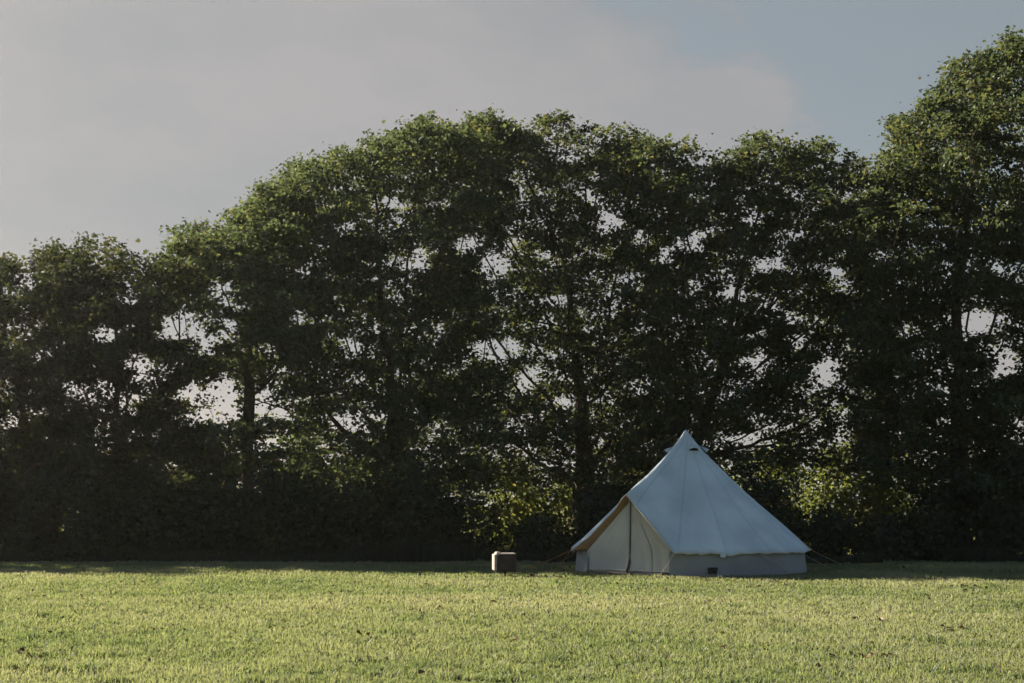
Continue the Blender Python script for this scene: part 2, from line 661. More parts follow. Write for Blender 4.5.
# hem: thin pale band hanging round the eave
hem_lo, hem_hi = [], []
edge_row = roof_rows(rows=1, lo=1.0, hi=1.0)[0]
for i, (p, op) in enumerate(B):
    if op and i != 0:
        continue
    e = edge_row[i]
    rad = Vector((e.x, e.y, 0)).normalized()
    hem_hi.append(e + rad * 0.004)
    hem_lo.append(e - rad * 0.012 + Vector((0, 0, -0.030 - 0.008 * math.sin(i * 1.7))))
order = list(range(1, len(hem_hi))) + [0]
hem = obj('eave_hem', grid_bm([[hem_hi[i] for i in order], [hem_lo[i] for i in order]], closed=False), M['hem'], roof, smooth=True)
hm = hem.modifiers.new('thickness', 'SOLIDIFY')
hm.thickness = 0.008

# piping along both sides of the door opening
bm = bmesh.new()
pp = [edge_row[i] for i in range(0, 33)]
bm_tube(bm, pp, 0.014, 6)
obj('opening_piping', bm, M['hem'], roof, smooth=True)

# vent hoods under the apex
for az, rr, yaw in ((-14, 0.34, 0), (88, 0.37, 0), (-86, 0.36, 0), (180, 0.36, 0)):
    bm = bmesh.new()
    zc = APEX.z - rr * (APEX.z - Z_E) / R_E
    c = pol(az, rr, zc)
    out = pol(az, 1, 0)
    tan = Vector((-out.y, out.x, 0))
    slope = (out - Vector((0, 0, (APEX.z - Z_E) / R_E))).normalized()
    nrm = tan.cross(slope).normalized()
    if nrm.z < 0:
        nrm = -nrm
    top = c - slope * 0.15 + APEX * 0 + nrm * 0.004
    ring = []
    for k in range(9):
        a = math.pi * k / 8
        ring.append(c + slope * 0.05 + tan * math.cos(a) * 0.11 + nrm * (math.sin(a) * 0.085 + 0.004))
    tv = bm.verts.new(top + Vector((APEX.x, 0, 0)) * 0.6)
    rv = [bm.verts.new(p + Vector((APEX.x, 0, 0)) * 0.6) for p in ring]
    for a, b in zip(rv, rv[1:]):
        bm.faces.new((tv, a, b))
    hood = obj('vent_hood', bm, M['roof'], roof, smooth=True)
    hd = hood.modifiers.new('thickness', 'SOLIDIFY')
    hd.thickness = 0.008
    bm = bmesh.new()
    vv = [bm.verts.new(p * 1.0 - slope * 0.012 + Vector((APEX.x, 0, 0)) * 0.6) for p in ring]
    bm.faces.new(vv)
    obj('vent_mesh', bm, M['black'], hood)

# side walls all round except the doorway
rows = []
for j in range(9):
    z = 0.005 + (Z_E + 0.02) * j / 8
    row = []
    n = 170
    for i in range(n + 1):
        t = i / n
        az = 66.0 + t * (360 + AZ_R + 3.0 - 66.0)
        wv = 0.010 * math.sin(i * 0.55) * math.sin(i * 0.13 + 1) + 0.008 * math.sin(i * 1.3) * (1 - j / 8)
        row.append(pol(az, R_W - 0.045 * (j / 8) + wv, z))
    rows.append(row)
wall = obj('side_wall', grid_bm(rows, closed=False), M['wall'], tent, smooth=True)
wm = wall.modifiers.new('thickness', 'SOLIDIFY')
wm.thickness = 0.006
# dark mud flap at the foot of the wall and across the doorway
bm = bmesh.new()
rows = [[pol(i * 3, R_W + 0.035 + 0.006 * math.sin(i * 2.1), z) for i in range(120)] for z in (0.0, 0.045)]
gs = obj('groundsheet', grid_bm(rows), M['sheet'], tent)
bm.free()
bm = bmesh.new()
bmesh.ops.create_circle(bm, cap_ends=True, segments=64, radius=R_W + 0.02, matrix=Matrix.Translation((0, 0, 0.012)))
obj('floor', bm, M['sheet'], tent)

# door: two canvas panels hung from the A-frame, zipped in the middle
DR = pol(AZ_R + 2.0, R_W - 0.05, 0.0)
DL = pol(67.0, R_W - 0.03, 0.0)
DM = DR.lerp(DL, 0.525)
DP = PEAK + (Vector((0, 0, 0)) - Vector((PEAK.x, PEAK.y, 0))).normalized() * 0.17 + Vector((0, 0, -0.07))
DM = Vector((DP.x, DP.y, 0)) - pol(AZ_P, 0.06, 0) * -1.0
dn = (DL - DR).cross(Vector((0, 0, 1))).normalized()
if dn.dot(pol(AZ_P, 1, 0)) < 0:
    dn = -dn
DR_T = DR + Vector((0, 0, Z_E + 0.05))
DL_T = DL + Vector((0, 0, Z_E + 0.02))
for side, (bot, top_o) in enumerate(((DR, DR_T), (DL, DL_T))):
    rows = []
    for j in range(25):
        z_t = j / 24
        # outer edge climbs the wall then slants to the peak
        if z_t < 0.26:
            o_ = bot.lerp(top_o, z_t / 0.26)
        else:
            o_ = top_o.lerp(DP, (z_t - 0.26) / 0.74)
        m_ = DM.lerp(DP, z_t)
        row = []
        nn = 22
        for i in range(nn + 1):
            s = i / nn
            p = m_.lerp(o_, s)
            p.z = m_.z * (1 - s) + o_.z * s
            fold = 0.005 * math.sin(s * 13 + side * 2 + z_t) * (0.3 + 0.7 * z_t) * (1 - z_t * 0.6) + 0.004 * math.sin(s * 31 + z_t * 2)
            fold *= min(1, (1 - s) * 6 + 0.1)
            row.append(p + dn * (fold + (0.012 if side == 0 else 0.0)) + Vector((0, 0, 0.06 * (1 - z_t))))
        rows.append(row)
    pan = obj('door_panel', grid_bm(rows, closed=False), M['door'], tent, smooth=True)
    pm = pan.modifiers.new('thickness', 'SOLIDIFY')
    pm.thickness = 0.006
    bm = bmesh.new()
    bm_tube(bm, [p + dn * 0.012 + Vector((0, 0, 0.055)) for p in rows[0]], 0.013, 6)
    obj('door_hem', bm, M['door'], pan, smooth=True)
bm = bmesh.new()
zp = []
for j in range(20):
    t = j / 19
    p = DM.lerp(DP, t) + dn * 0.035 + Vector((0, 0, 0.06 * (1 - t)))
    if t < 0.22:
        p += (DL - DR).normalized() * 0.09 * (1 - t / 0.22) ** 2
    zp.append(p)
bm_tube(bm, zp, [0.010 - 0.003 * k / 19 + (0.010 if k < 4 else 0) for k in range(20)], 6)
obj('zip', bm, M['zip'], tent, smooth=True)
# storm flap standing beside the zip
bm = bmesh.new()
bm_tube(bm, [p + (DL - DR).normalized() * 0.035 + dn * 0.002 for p in zp], 0.012, 6)
obj('zip_flap', bm, M['hem'], tent, smooth=True)
# dark plinth below the door
bm = bmesh.new()
a = DR + dn * 0.02
b = DL + dn * 0.02
bm_tube(bm, [a.lerp(b, k / 10) + Vector((0, 0, 0.045 + 0.012 * math.sin(k * 2.0))) + dn * 0.03 for k in range(11)], 0.05, 8)
obj('door_sill', bm, M['sheet'], tent, smooth=True)

# porch lining: canvas underside, sun glow put into its orange, between the roof edge and the door on the left, narrow on the right
for side in (0, 1):
    rows_o, rows_i = [], []
    for k in range(17):
        t = k / 16
        if side == 1:
            e = edge_row[16 + k] if 16 + k < len(edge_row) else edge_row[32]
            inn = DP.lerp(DL_T, t)
        else:
            e = edge_row[16 - k]
            inn = DP.lerp(DR_T, t)
        rows_o.append(e + Vector((0, 0, -0.012)))
        rows_i.append(inn + dn * 0.01)
    mids = [o_.lerp(i_, 0.5) + Vector((0, 0, 0.015)) for o_, i_ in zip(rows_o, rows_i)]
    lin = obj('sunglow_porch_lining', grid_bm([rows_o, mids, rows_i], closed=False), M['porch'], tent, smooth=True)
    lm = lin.modifiers.new('thickness', 'SOLIDIFY')
    lm.thickness = 0.004

# poles
bm = bmesh.new()
bm_tube(bm, [(APEX.x, 0, 0.02), (APEX.x, 0, APEX.z - 0.03)], 0.02, 10)
obj('centre_pole', bm, M['wood'], tent, smooth=True)
bm = bmesh.new()
ia = -dn * 0.05
bm_tube(bm, [DR + ia + Vector((0, 0, 0.02)), DP + ia - Vector((0, 0, 0.03)), DL + ia + Vector((0, 0, 0.02))], 0.014, 8)
obj('a_frame_pole', bm, M['steel'], tent, smooth=True)

# wall vent, small pale toggle tab on the eave
bm = bmesh.new()
c = pol(-3.0, R_W + 0.035, 0.15)
bm_box(bm, c, (0.17, 0.05, 0.115), 0, 0.012)
bm_box(bm, c + Vector((0.075, -0.01, 0.035)), (0.05, 0.06, 0.05), 0, 0.01)
obj('cable_flap', bm, M['black'], tent)
bm = bmesh.new()
c = pol(-7.6, R_E - 0.0, Z_E - 0.035)
bm_box(bm, c, (0.10, 0.02, 0.075), 0, 0.006)
obj('toggle_tab', bm, M['roof'], tent)


def guy(p0, p1, mat, r=0.006, slack=0.02):
    pts = []
    for k in range(9):
        t = k / 8
        p = Vector(p0).lerp(Vector(p1), t)
        p.z -= slack * math.sin(math.pi * t)
        pts.append(p)
    bm = bmesh.new()
    bm_tube(bm, pts, r, 6)
    g = obj('guy_rope', bm, mat, tent, smooth=True)
    bm = bmesh.new()
    d = (Vector(p1) - Vector(p0))
    d.z = 0
    d.normalize()
    q = Vector(p1)
    bm_tube(bm, [q - d * 0.05 + Vector((0, 0, -0.1)), q + d * 0.015 + Vector((0, 0, 0.05)), q + d * 0.045 + Vector((0, 0, 0.055)),
                 q + d * 0.05 + Vector((0, 0, 0.03))], 0.006, 6)
    obj('peg', bm, M['steel'], g, smooth=True)


def rel(px, py):
    g = ground_at(px, py)
    return Vector((g.x - TX, g.y - TY, 0.02))


guy(edge_row[32], rel(553, 574), M['rope'], 0.0045)
guy(edge_row[32] + Vector((0, 0, -0.01)), rel(521, 571), M['rope'], 0.004)
guy(edge_row[0], rel(657, 579.5), M['pale_rope'], 0.0045)
nB = len(B)
for k in range(1, 12):
    i = 32 + int(150 * k / 12)
    e = edge_row[min(i, nB - 1)]
    out = Vector((e.x, e.y, 0)).normalized()
    front_ = -out.y
    reach = 1.0
    if front_ > 0.25:
        continue
    guy(e, Vector((e.x, e.y, 0.02)) + out * reach, M['rope'] if out.x < 0.3 else M['pale_rope'], 0.0035)
# slack pale line lying against the front right wall
bm = bmesh.new()
p0, p1 = pol(-27, R_W + 0.05, Z_E - 0.03), pol(-45, R_W + 0.06, 0.06)
bm_tube(bm, [p0.lerp(p1, k / 8) + (p0 + p1).normalized() * 0.05 * math.sin(math.pi * k / 8) for k in range(9)], 0.007, 6)
obj('wall_tie', bm, M['pale_rope'], tent, smooth=True)

# ------------------------------------------------------------------ box on a post
g = ground_at(504, 578)
box = empty('box_on_post', (g.x, g.y, 0.025), R(9))
tag(box, 'small dark rusty box, sunlight put into the pale colour of its left side and lid, on a short thin post', 'fire box')
s = 27.0 / 1422.2
bm = bmesh.new()
bm_box(bm, (0.028, 0, 0.27), (0.37, 0.30, 0.31), 0, 0.008)
obj('body', bm, M['rust'], box)
bm = bmesh.new()
bm_box(bm, (-0.184, 0.0, 0.275), (0.050, 0.31, 0.30), 0, 0.010)
obj('sunlit_side_panel', bm, M['sunlit_metal'], box)  # slab carrying the sunlit tone of the left face
bm = bmesh.new()
bm_box(bm, (0.028, 0.0, 0.435), (0.36, 0.30, 0.022), 0, 0.006)
obj('lid', bm, M['sunlit_metal'], box)
bm = bmesh.new()
bm_box(bm, (-0.125, 0.0, 0.455), (0.075, 0.20, 0.030), 0, 0.010)
bm_box(bm, (-0.150, 0.0, 0.425), (0.045, 0.312, 0.046), 0, 0.008)
obj('lid_handle', bm, M['sunlit_metal'], box)
bm = bmesh.new()
bm_box(bm, (0.028, 0, 0.105), (0.40, 0.33, 0.018), 0, 0.005)
obj('base_plate', bm, M['rust'], box)
bm = bmesh.new()
bm_tube(bm, [(0.02, 0, -0.05), (0.02, 0, 0.05), (0.02, 0, 0.098)], [0.014, 0.018, 0.03], 10)
obj('post', bm, M['rust'], box, smooth=True)


# ------------------------------------------------------------------ trees
def colonize(base, trunk_pts, attr, step=0.28, kill=0.42, infl=6.0, seed=0, iters=160, droop=0.0):
    """space colonisation: grow a skeleton from the trunk into a cloud of attraction points"""
    r_ = np.random.default_rng(seed)
    pos = [np.array(p, dtype=float) for p in trunk_pts]
    par = [-1] + list(range(len(pos) - 1))
    A = np.array(attr, dtype=float)
    alive = np.ones(len(A), bool)
    near_i = np.zeros(len(A), int)
    near_d = np.full(len(A), 1e9)
    Pn = np.array(pos)
    for i, p in enumerate(Pn):
        d = np.linalg.norm(A - p, axis=1)
        m_ = d < near_d
        near_d[m_] = d[m_]
        near_i[m_] = i
    for it in range(iters):
        idx = np.where(alive & (near_d < infl))[0]
        if len(idx) == 0:
            break
        order_ = {}
        for a in idx:
            order_.setdefault(near_i[a], []).append(a)
        new = []
        for n_, al in order_.items():
            v = A[al] - pos[n_]
            v /= np.linalg.norm(v, axis=1)[:, None] + 1e-9
            d = v.sum(0)
            d /= np.linalg.norm(d) + 1e-9
            d = d + r_.normal(0, 0.18, 3)
            if par[n_] >= 0:
                pd = pos[n_] - pos[par[n_]]
                d = d + 0.35 * pd / (np.linalg.norm(pd) + 1e-9)
            d /= np.linalg.norm(d) + 1e-9
            new.append((n_, pos[n_] + d * step))
        for n_, p in new:
            i = len(pos)
            pos.append(p)
            par.append(n_)
            d = np.linalg.norm(A - p, axis=1)
            m_ = d < near_d
            near_d[m_] = d[m_]
            near_i[m_] = i
        alive &= near_d > kill
    return np.array(pos), np.array(par)


def radii(par, tip=0.007, e=2.35, n_trunk=0, top=None):
    n = len(par)
    acc = np.zeros(n)
    for i in range(n - 1, -1, -1):
        if acc[i] == 0:
            acc[i] = tip ** e
        if par[i] >= 0:
            acc[par[i]] += acc[i]
    r = acc ** (1 / e)
    if top:
        r = r * min(1.0, top / r[0]) if r[0] > top else r * (1 + (top / r[0] - 1) * (r / r[0]))
    return r


def skeleton_mesh(name, pos, par, r, mat, parent, sides=6, flare=None):
    n = len(pos)
    best = {}
    for i in range(n):
        if par[i] >= 0 and (par[i] not in best or r[i] > r[best[par[i]]]):
            best[par[i]] = i
    V, Fc = [], []
    ring_of = {}
    ca = [(math.cos(2 * math.pi * k / sides), math.sin(2 * math.pi * k / sides)) for k in range(sides)]

    def ring(p, d, rad):
        d = Vector(d).normalized()
        u = d.cross(Vector((0.13, 0.97, 0.2))).normalized()
        v = d.cross(u)
        s0 = len(V)
        for c_, s_ in ca:
            q = Vector(p) + (u * c_ + v * s_) * rad
            V.append(q[:])
        return s0
    for i in range(n):
        p = par[i]
        if p < 0:
            continue
        d = pos[i] - pos[p]
        if best.get(p) == i and p in ring_of:
            s0 = ring_of[p]
        else:
            s0 = ring(pos[p], d, min(r[p], r[i] * 1.25))
        if i in best:
            d = d / (np.linalg.norm(d) + 1e-9) + (pos[best[i]] - pos[i]) / (np.linalg.norm(pos[best[i]] - pos[i]) + 1e-9)
        s1 = ring(pos[i], d, r[i])
        ring_of[i] = s1
        for k in range(sides):
            k2 = (k + 1) % sides
            Fc.append((s0 + k, s0 + k2, s1 + k2, s1 + k))
    fl = np.array(Fc).ravel()
    return mesh_np(name, np.array(V), fl, np.full(len(Fc), 4), mat, parent, smooth=True)


def leaves_mesh(name, cen, nrm_up, size, var, mat, parent, seed=0, outward=None, droop=0.25):
    """kite-shaped leaves folded along the midrib, one per centre"""
    r_ = np.random.default_rng(seed)
    n = len(cen)
    nv = r_.normal(0, 1, (n, 3)) * 0.75 + np.array([0, 0, nrm_up])
    if outward is not None:
        nv += outward * 0.8
    nv /= np.linalg.norm(nv, axis=1)[:, None]
    t = r_.normal(0, 1, (n, 3)) + np.array([0, 0, -droop])
    t -= nv * (t * nv).sum(1)[:, None]
    t /= np.linalg.norm(t, axis=1)[:, None] + 1e-9
    b = np.cross(nv, t)
    s = (size * (0.55 + 0.95 * r_.random(n) ** 1.5))[:, None]
    fold = (0.12 + 0.25 * r_.random(n))[:, None]
    P = np.empty((n, 6, 3), dtype=np.float32)
    P[:, 0] = cen - t * s * 0.5
    P[:, 1] = cen - t * s * 0.12 + b * s * 0.52 + nv * s * fold
    P[:, 2] = cen + t * s * 0.20 + b * s * 0.36 + nv * s * fold * 0.6
    P[:, 3] = cen + t * s * 0.58 - nv * s * 0.12
    P[:, 4] = cen + t * s * 0.20 - b * s * 0.36 + nv * s * fold * 0.6
    P[:, 5] = cen - t * s * 0.12 - b * s * 0.52 + nv * s * fold
    base = (np.arange(n) * 6)[:, None]
    q1 = base + np.array([[0, 1, 2, 3]])
    q2 = base + np.array([[0, 3, 4, 5]])
    fl = np.concatenate([q1, q2], 1).ravel()
    return mesh_np(name, P.reshape(-1, 3), fl, np.full(2 * n, 4), mat, parent, attrs={'var': np.repeat(var, 6)})


def lobe_cloud(lobes, depth, seed, per_m3=0.55, rad=(0.55, 0.95), n_in=(7, 12), depth_k=1.0):
    """clumps of attraction points: each clump a flattened tier of foliage inside the union of lobes"""
    r_ = np.random.default_rng(seed)
    A, own = [], []
    sc_m = depth / F_PX
    cents = []
    for lb in lobes:
        px, py, rx, ry = lb[:4]
        off = lb[4] if len(lb) > 4 else r_.normal(0, 0.9)
        dens = lb[5] if len(lb) > 5 else 1.0
        c = np.array(at(px, py, depth + off))
        ra = np.array([rx * sc_m, max(rx, ry) * sc_m * depth_k, ry * sc_m]) * 1.08
        nclump = max(4, int(4.19 * ra[0] * ra[1] * ra[2] * per_m3 * dens))
        for _ in range(nclump):
            d = r_.normal(0, 1, 3)
            d /= np.linalg.norm(d)
            rr = r_.random() ** 0.42
            cents.append((c + d * ra * rr, c, d))
    for cc, c, d in cents:
        R_h = r_.uniform(*rad)
        k = r_.integers(*n_in)
        ang = r_.random(k) * 2 * np.pi
        rr = R_h * np.sqrt(r_.random(k))
        tilt = d * 0.35
        x, y = rr * np.cos(ang), rr * np.sin(ang)
        z = r_.normal(0, 0.16, k) - 0.10 * (rr / R_h) ** 2 * R_h - (x * tilt[0] + y * tilt[1]) * 0.8
        for q in np.stack([x, y, z], 1):
            A.append(cc + q)
            own.append(cc)
    return np.array(A), np.array(own)


# canopy outline (pixel, top) read off the photograph, and openings where the sky shows through
CANOPY = [(-80, 262), (0, 250), (30, 252), (60, 246), (95, 240), (130, 248), (165, 268), (176, 232), (200, 224), (238, 220), (246, 188),
          (270, 178), (300, 165), (340, 146), (385, 138), (402, 122), (440, 124), (480, 118), (520, 122), (555, 114), (600, 126),
          (640, 128), (670, 142), (700, 154), (735, 150), (765, 138), (800, 146), (850, 150), (880, 166), (888, 156), (893, 128), (906, 108), (916, 112), (926, 96),
          (936, 100), (944, 62), (968, 72), (976, 50), (998, 44), (1004, 52), (1012, 38), (1100, 60), (1200, 140)]
GAPS = [(180, 325, 20, 12), (206, 345, 10, 12), (222, 292, 14, 10), (262, 408, 12, 12), (236, 402, 6, 9), (228, 330, 8, 10), (196, 395, 9, 9), (302, 272, 8, 7), (352, 345, 10, 9),
        (340, 422, 14, 8), (300, 318, 8, 8), (495, 350, 24, 10), (528, 378, 10, 10), (468, 243, 14, 8), (494, 268, 14, 14), (608, 222, 14, 9),
        (640, 238, 10, 9), (596, 200, 9, 6), (690, 242, 14, 8), (664, 256, 10, 8), (736, 292, 9, 9), (824, 372, 13, 12), (800, 345, 9, 8),
        (972, 322, 16, 13), (1006, 362, 13, 10), (748, 438, 9, 4), (420, 262, 10, 7), (445, 205, 8, 5), (105, 335, 14, 8), (75, 390, 10, 8),
        (140, 365, 14, 8), (130, 300, 8, 7), (905, 330, 9, 7), (880, 255, 9, 6), (845, 290, 8, 6), (770, 265, 9, 6), (560, 300, 9, 7),
        (612, 312, 7, 6), (640, 330, 8, 6), (395, 205, 8, 5), (345, 230, 8, 6), (440, 330, 8, 7), (545, 255, 8, 6), (1000, 270, 8, 7)]


def canopy_top(px):
    rough = 6 * math.sin(px * 0.23) * math.sin(px * 0.051) + 6 * math.sin(px * 0.097 + 1) + 5 * math.sin(px * 0.47 + 2) * math.sin(px * 0.083)
    return float(np.interp(px, [c[0] for c in CANOPY], [c[1] for c in CANOPY])) + rough + 7


def to_px(P):
    P = np.asarray(P, dtype=float)
    dz = P[:, 2] - CAM_Z
    f = P[:, 1] * math.cos(PITCH) + dz * math.sin(PITCH)
    u = -P[:, 1] * math.sin(PITCH) + dz * math.cos(PITCH)
    return 512 + P[:, 0] / f * F_PX, 341.5 - u / f * F_PX


def span_cloud(x0, x1, y_bot, depth, seed, step=17, thick=2.0, keep=0.76):
    """clumps filling the canopy outline between two pixels, in a layer about 2 * thick metres deep"""
    r_ = np.random.default_rng(seed + 1000)
    A, own = [], []
    for gx in np.arange(x0, x1, step):
        for gy in np.arange(40, y_bot, step * 0.8):
            for layer in (-1, 1):
                px, py = gx + r_.uniform(-1, 1) * step * 0.6, gy + r_.uniform(-1, 1) * step * 0.5
                top = canopy_top(px)
                if py < top + 5 or r_.random() > keep:
                    continue
                edge = min(1.0, (py - top) / 70 + 0.25)
                c = np.array(at(px, py, depth + (layer * 0.8 + r_.normal(0, 0.4)) * thick * edge))
                R_h = r_.uniform(0.38, 0.68)
                k = r_.integers(3, 6)
                a_ = r_.random(k) * 2 * np.pi
                rr = R_h * np.sqrt(r_.random(k))
                Q = np.stack([rr * np.cos(a_), rr * np.sin(a_), r_.normal(0, 0.14, k) - 0.15 * rr], 1)
                A.extend(c + Q)
                own.extend([c - np.array([0, 0, 0.5])] * k)
    # single sprays standing out of the outline
    for _ in range(int((x1 - x0) / 7)):
        px = r_.uniform(x0, x1)
        py = canopy_top(px) - r_.uniform(-2, 9) * r_.random()
        c = np.array(at(px, py, depth + r_.normal(0, 0.9)))
        k = r_.integers(2, 4)
        A.extend(c + np.stack([r_.normal(0, 0.10, k), r_.normal(0, 0.10, k), -0.16 * np.arange(k)], 1))
        own.extend([c - np.array([0, 0, 0.8])] * k)
    return np.array(A), np.array(own)


def open_gaps(A, own, seed):
    px, py = to_px(A)
    ok = py > np.array([canopy_top(p) for p in px]) - 10
    for gx, gy, rx, ry in GAPS:
        ok &= ((px - gx) / (rx * 1.1 + 2)) ** 2 + ((py - gy) / (ry * 1.1 + 2)) ** 2 > 1
    return A[ok], own[ok]


TREE_GROUP = 'broadleaf trees in the row behind the tent'


def make_tree(name, label, trunk_px, depth, fork_py, lobes, mat, seed, trunk_r=0.24, leaf=0.096, per=31, bend=0,
              group=TREE_GROUP, forks=None, per_m3=0.34, kill=0.42, span=None):
    r_ = np.random.default_rng(seed)
    g0 = at(trunk_px, 504, depth)
    base = np.array([g0.x, depth, -0.05])
    top = np.array(at(trunk_px + bend, fork_py, depth))
    root = empty(name, (base[0], base[1], 0))
    tag(root, label, 'tree', group)
    A, own = lobe_cloud(lobes, depth, seed, per_m3)
    if span:
        A2, own2 = span_cloud(*span, depth, seed)
        A, own = np.concatenate([A, A2]), np.concatenate([own, own2])
    A, own = open_gaps(A, own, seed)
    nseg = max(4, int((top[2] - base[2]) / 0.3))
    tp = []
    for i in range(nseg + 1):
        t = i / nseg
        p = base * (1 - t) + top * t
        p = p + np.array([math.sin(t * 4 + seed) * 0.06, math.cos(t * 3 + seed) * 0.06, 0]) * math.sin(math.pi * t)
        tp.append(p)
    pos, par = colonize(base, tp, A, seed=seed, kill=kill)
    r = radii(par, tip=0.0065, e=2.12, top=trunk_r)
    off = np.array([base[0], base[1], 0])
    hgt = pos[:, 2]
    r = r * (1 + 0.35 * np.clip(1 - hgt / 0.8, 0, 1) ** 2 * (r > 0.1))
    skeleton_mesh('trunk', pos - off, par, r, M['bark'], root)
    # leaves: sprays round every attraction point and the fine twigs
    k = per
    cen = np.repeat(A, k, 0)
    n = len(cen)
    wide = np.where(r_.random(n) < 0.08, 1.25, 0.70)[:, None]
    jit = r_.normal(0, 1, (n, 3)) * np.array([0.22, 0.22, 0.11]) * wide
    cen = cen + jit
    thin = np.where((r < 0.016) & (hgt > 1.5))[0]
    tw = np.repeat(pos[thin], 3, 0)
    tw = tw + r_.normal(0, 0.08, tw.shape)
    cen = np.concatenate([cen, tw])
    outw = np.concatenate([np.repeat(A - own, k, 0), np.zeros_like(tw)])
    outw /= np.linalg.norm(outw, axis=1)[:, None] + 0.3
    n = len(cen)
    clump_v = np.concatenate([np.repeat(r_.normal(0, 0.13, len(A)), k), r_.normal(0, 0.1, len(tw))])
    var = np.clip(0.42 + clump_v + r_.normal(0, 0.2, n), 0, 1)
    leaves_mesh('crown', cen - off, 0.9, np.full(n, leaf), var, mat, root, seed, outw)
    return root, n


cnt = {}
TREES = []


def T(*a, **k):
    o, n = make_tree(*a, **k)
    cnt[o.name] = n
    TREES.append(o)
    return o


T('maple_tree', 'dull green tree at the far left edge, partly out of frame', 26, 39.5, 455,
  [(-30, 310, 50, 50), (15, 295, 48, 45), (40, 320, 50, 45), (-5, 370, 60, 45), (45, 390, 45, 40), (20, 440, 50, 35)],
  M['maple_dull'], 3, 0.22, span=(-60, 80, 500))
T('maple_tree', 'dull green rounded tree second from the left, lower than its right neighbour', 122, 39.0, 460,
  [(90, 285, 42, 42), (140, 290, 40, 38), (120, 330, 60, 45), (80, 350, 45, 40), (155, 350, 34, 40, 0, 0.7), (110, 395, 60, 38), (160, 410, 34, 26, 0, 0.6)],
  M['maple_dull'], 5, 0.2, span=(58, 200, 500))
T('maple_tree', 'fresh green tree with bare slim trunk showing beneath its crown, left of the tallest dome', 250, 38.5, 385,
  [(200, 250, 30, 30), (235, 250, 40, 36), (280, 270, 36, 40), (195, 290, 30, 28), (255, 315, 46, 38, 0, 0.8), (205, 355, 28, 30, 0, 0.6),
   (295, 345, 34, 34, 0, 0.8), (215, 445, 34, 24, -1, 0.7), (280, 430, 40, 34, -1)],
  M['maple_fresh_sunlit'], 8, 0.17, span=(168, 318, 375))
T('maple_tree', 'broad green tree whose sunlit crown makes the left shoulder of the big dome', 392, 40.0, 455,
  [(275, 208, 36, 32), (305, 178, 42, 34), (350, 168, 46, 36), (400, 152, 46, 38), (440, 150, 40, 36), (300, 240, 50, 42),
   (360, 230, 56, 48), (425, 215, 50, 46), (330, 295, 52, 42), (400, 290, 56, 46), (450, 280, 40, 46), (340, 350, 50, 38, 0, 0.8),
   (410, 370, 56, 44), (330, 420, 46, 40), (400, 440, 50, 40, -1), (455, 350, 36, 36, 0, 0.6), (440, 410, 40, 30, -1, 0.8)],
  M['maple_fresh_sunlit'], 13, 0.30, span=(250, 495, 490))  # lighter leaf material puts sunlight into this crown's colour
T('maple_tree', 'tall dark green tree forming the top of the big dome, left of the tent', 585, 41.5, 462,
  [(480, 155, 42, 36), (525, 145, 46, 32), (575, 148, 46, 34), (625, 160, 42, 34), (500, 205, 46, 42), (560, 205, 52, 42),
   (620, 210, 46, 42), (510, 270, 46, 40, 0, 0.7), (580, 270, 56, 46, 0, 0.8), (640, 250, 36, 40), (530, 330, 44, 34, 0, 0.7),
   (600, 340, 60, 48), (570, 400, 54, 42), (640, 400, 42, 46), (500, 385, 34, 26, 0, 0.5), (600, 450, 60, 36)],
  M['maple'], 21, 0.32, span=(440, 685, 480))
T('maple_tree', 'dark spreading tree behind the tent top, its limbs fanning out to the right', 694, 40.0, 450,
  [(668, 170, 36, 32), (715, 185, 40, 34), (765, 172, 42, 32), (812, 178, 40, 32), (850, 195, 36, 36), (690, 225, 44, 40),
   (750, 230, 50, 42), (815, 235, 46, 42), (865, 250, 32, 44), (700, 285, 40, 36, 0, 0.7), (760, 295, 50, 40, 0, 0.8),
   (825, 300, 44, 40, 0, 0.8), (690, 350, 46, 42), (760, 355, 50, 34, 0, 0.7), (825, 360, 40, 30, 0, 0.6), (860, 310, 30, 40),
   (700, 420, 54, 40), (770, 400, 44, 24, 0, 0.6)],
  M['maple'], 34, 0.27, span=(640, 905, 465))
T('maple_tree', 'tallest tree at the right edge, sunlit top and dark forked lower limbs', 958, 37.5, 440,
  [(985, 75, 36, 30), (1015, 70, 40, 34), (925, 128, 30, 26), (960, 115, 40, 34), (1005, 125, 46, 42), (930, 165, 38, 30), (975, 180, 52, 44),
   (1030, 180, 44, 50), (910, 215, 36, 38), (960, 245, 52, 44), (1020, 255, 50, 46), (905, 285, 40, 40), (960, 305, 46, 36, 0, 0.8),
   (1030, 320, 46, 40), (905, 345, 44, 32, 0, 0.7), (985, 370, 46, 28, 0, 0.5), (1040, 390, 44, 40), (900, 405, 44, 30, 0, 0.8), (960, 420, 60, 34)],
  M['maple'], 55, 0.28, span=(868, 1060, 480))
T('maple_tree', 'bushy tree cut by the right edge of the picture, beyond the tallest one', 1110, 40.0, 380,
  [(1090, 170, 60, 60), (1130, 250, 70, 70), (1090, 330, 60, 60), (1070, 410, 50, 50), (1150, 380, 60, 60)],
  M['maple_dull'], 71, 0.25, per=22)


def copy_tree(src, name, label, loc, rz, scale):
    o = src.copy()
    o.name = name
    col.objects.link(o)
    o.location = loc
    o.rotation_euler = (0, 0, rz)
    o.scale = (scale, scale, scale)
    o['label'] = label
    for ch in [c for c in src.children]:
        c2 = ch.copy()
        col.objects.link(c2)
        c2.parent = o
    return o


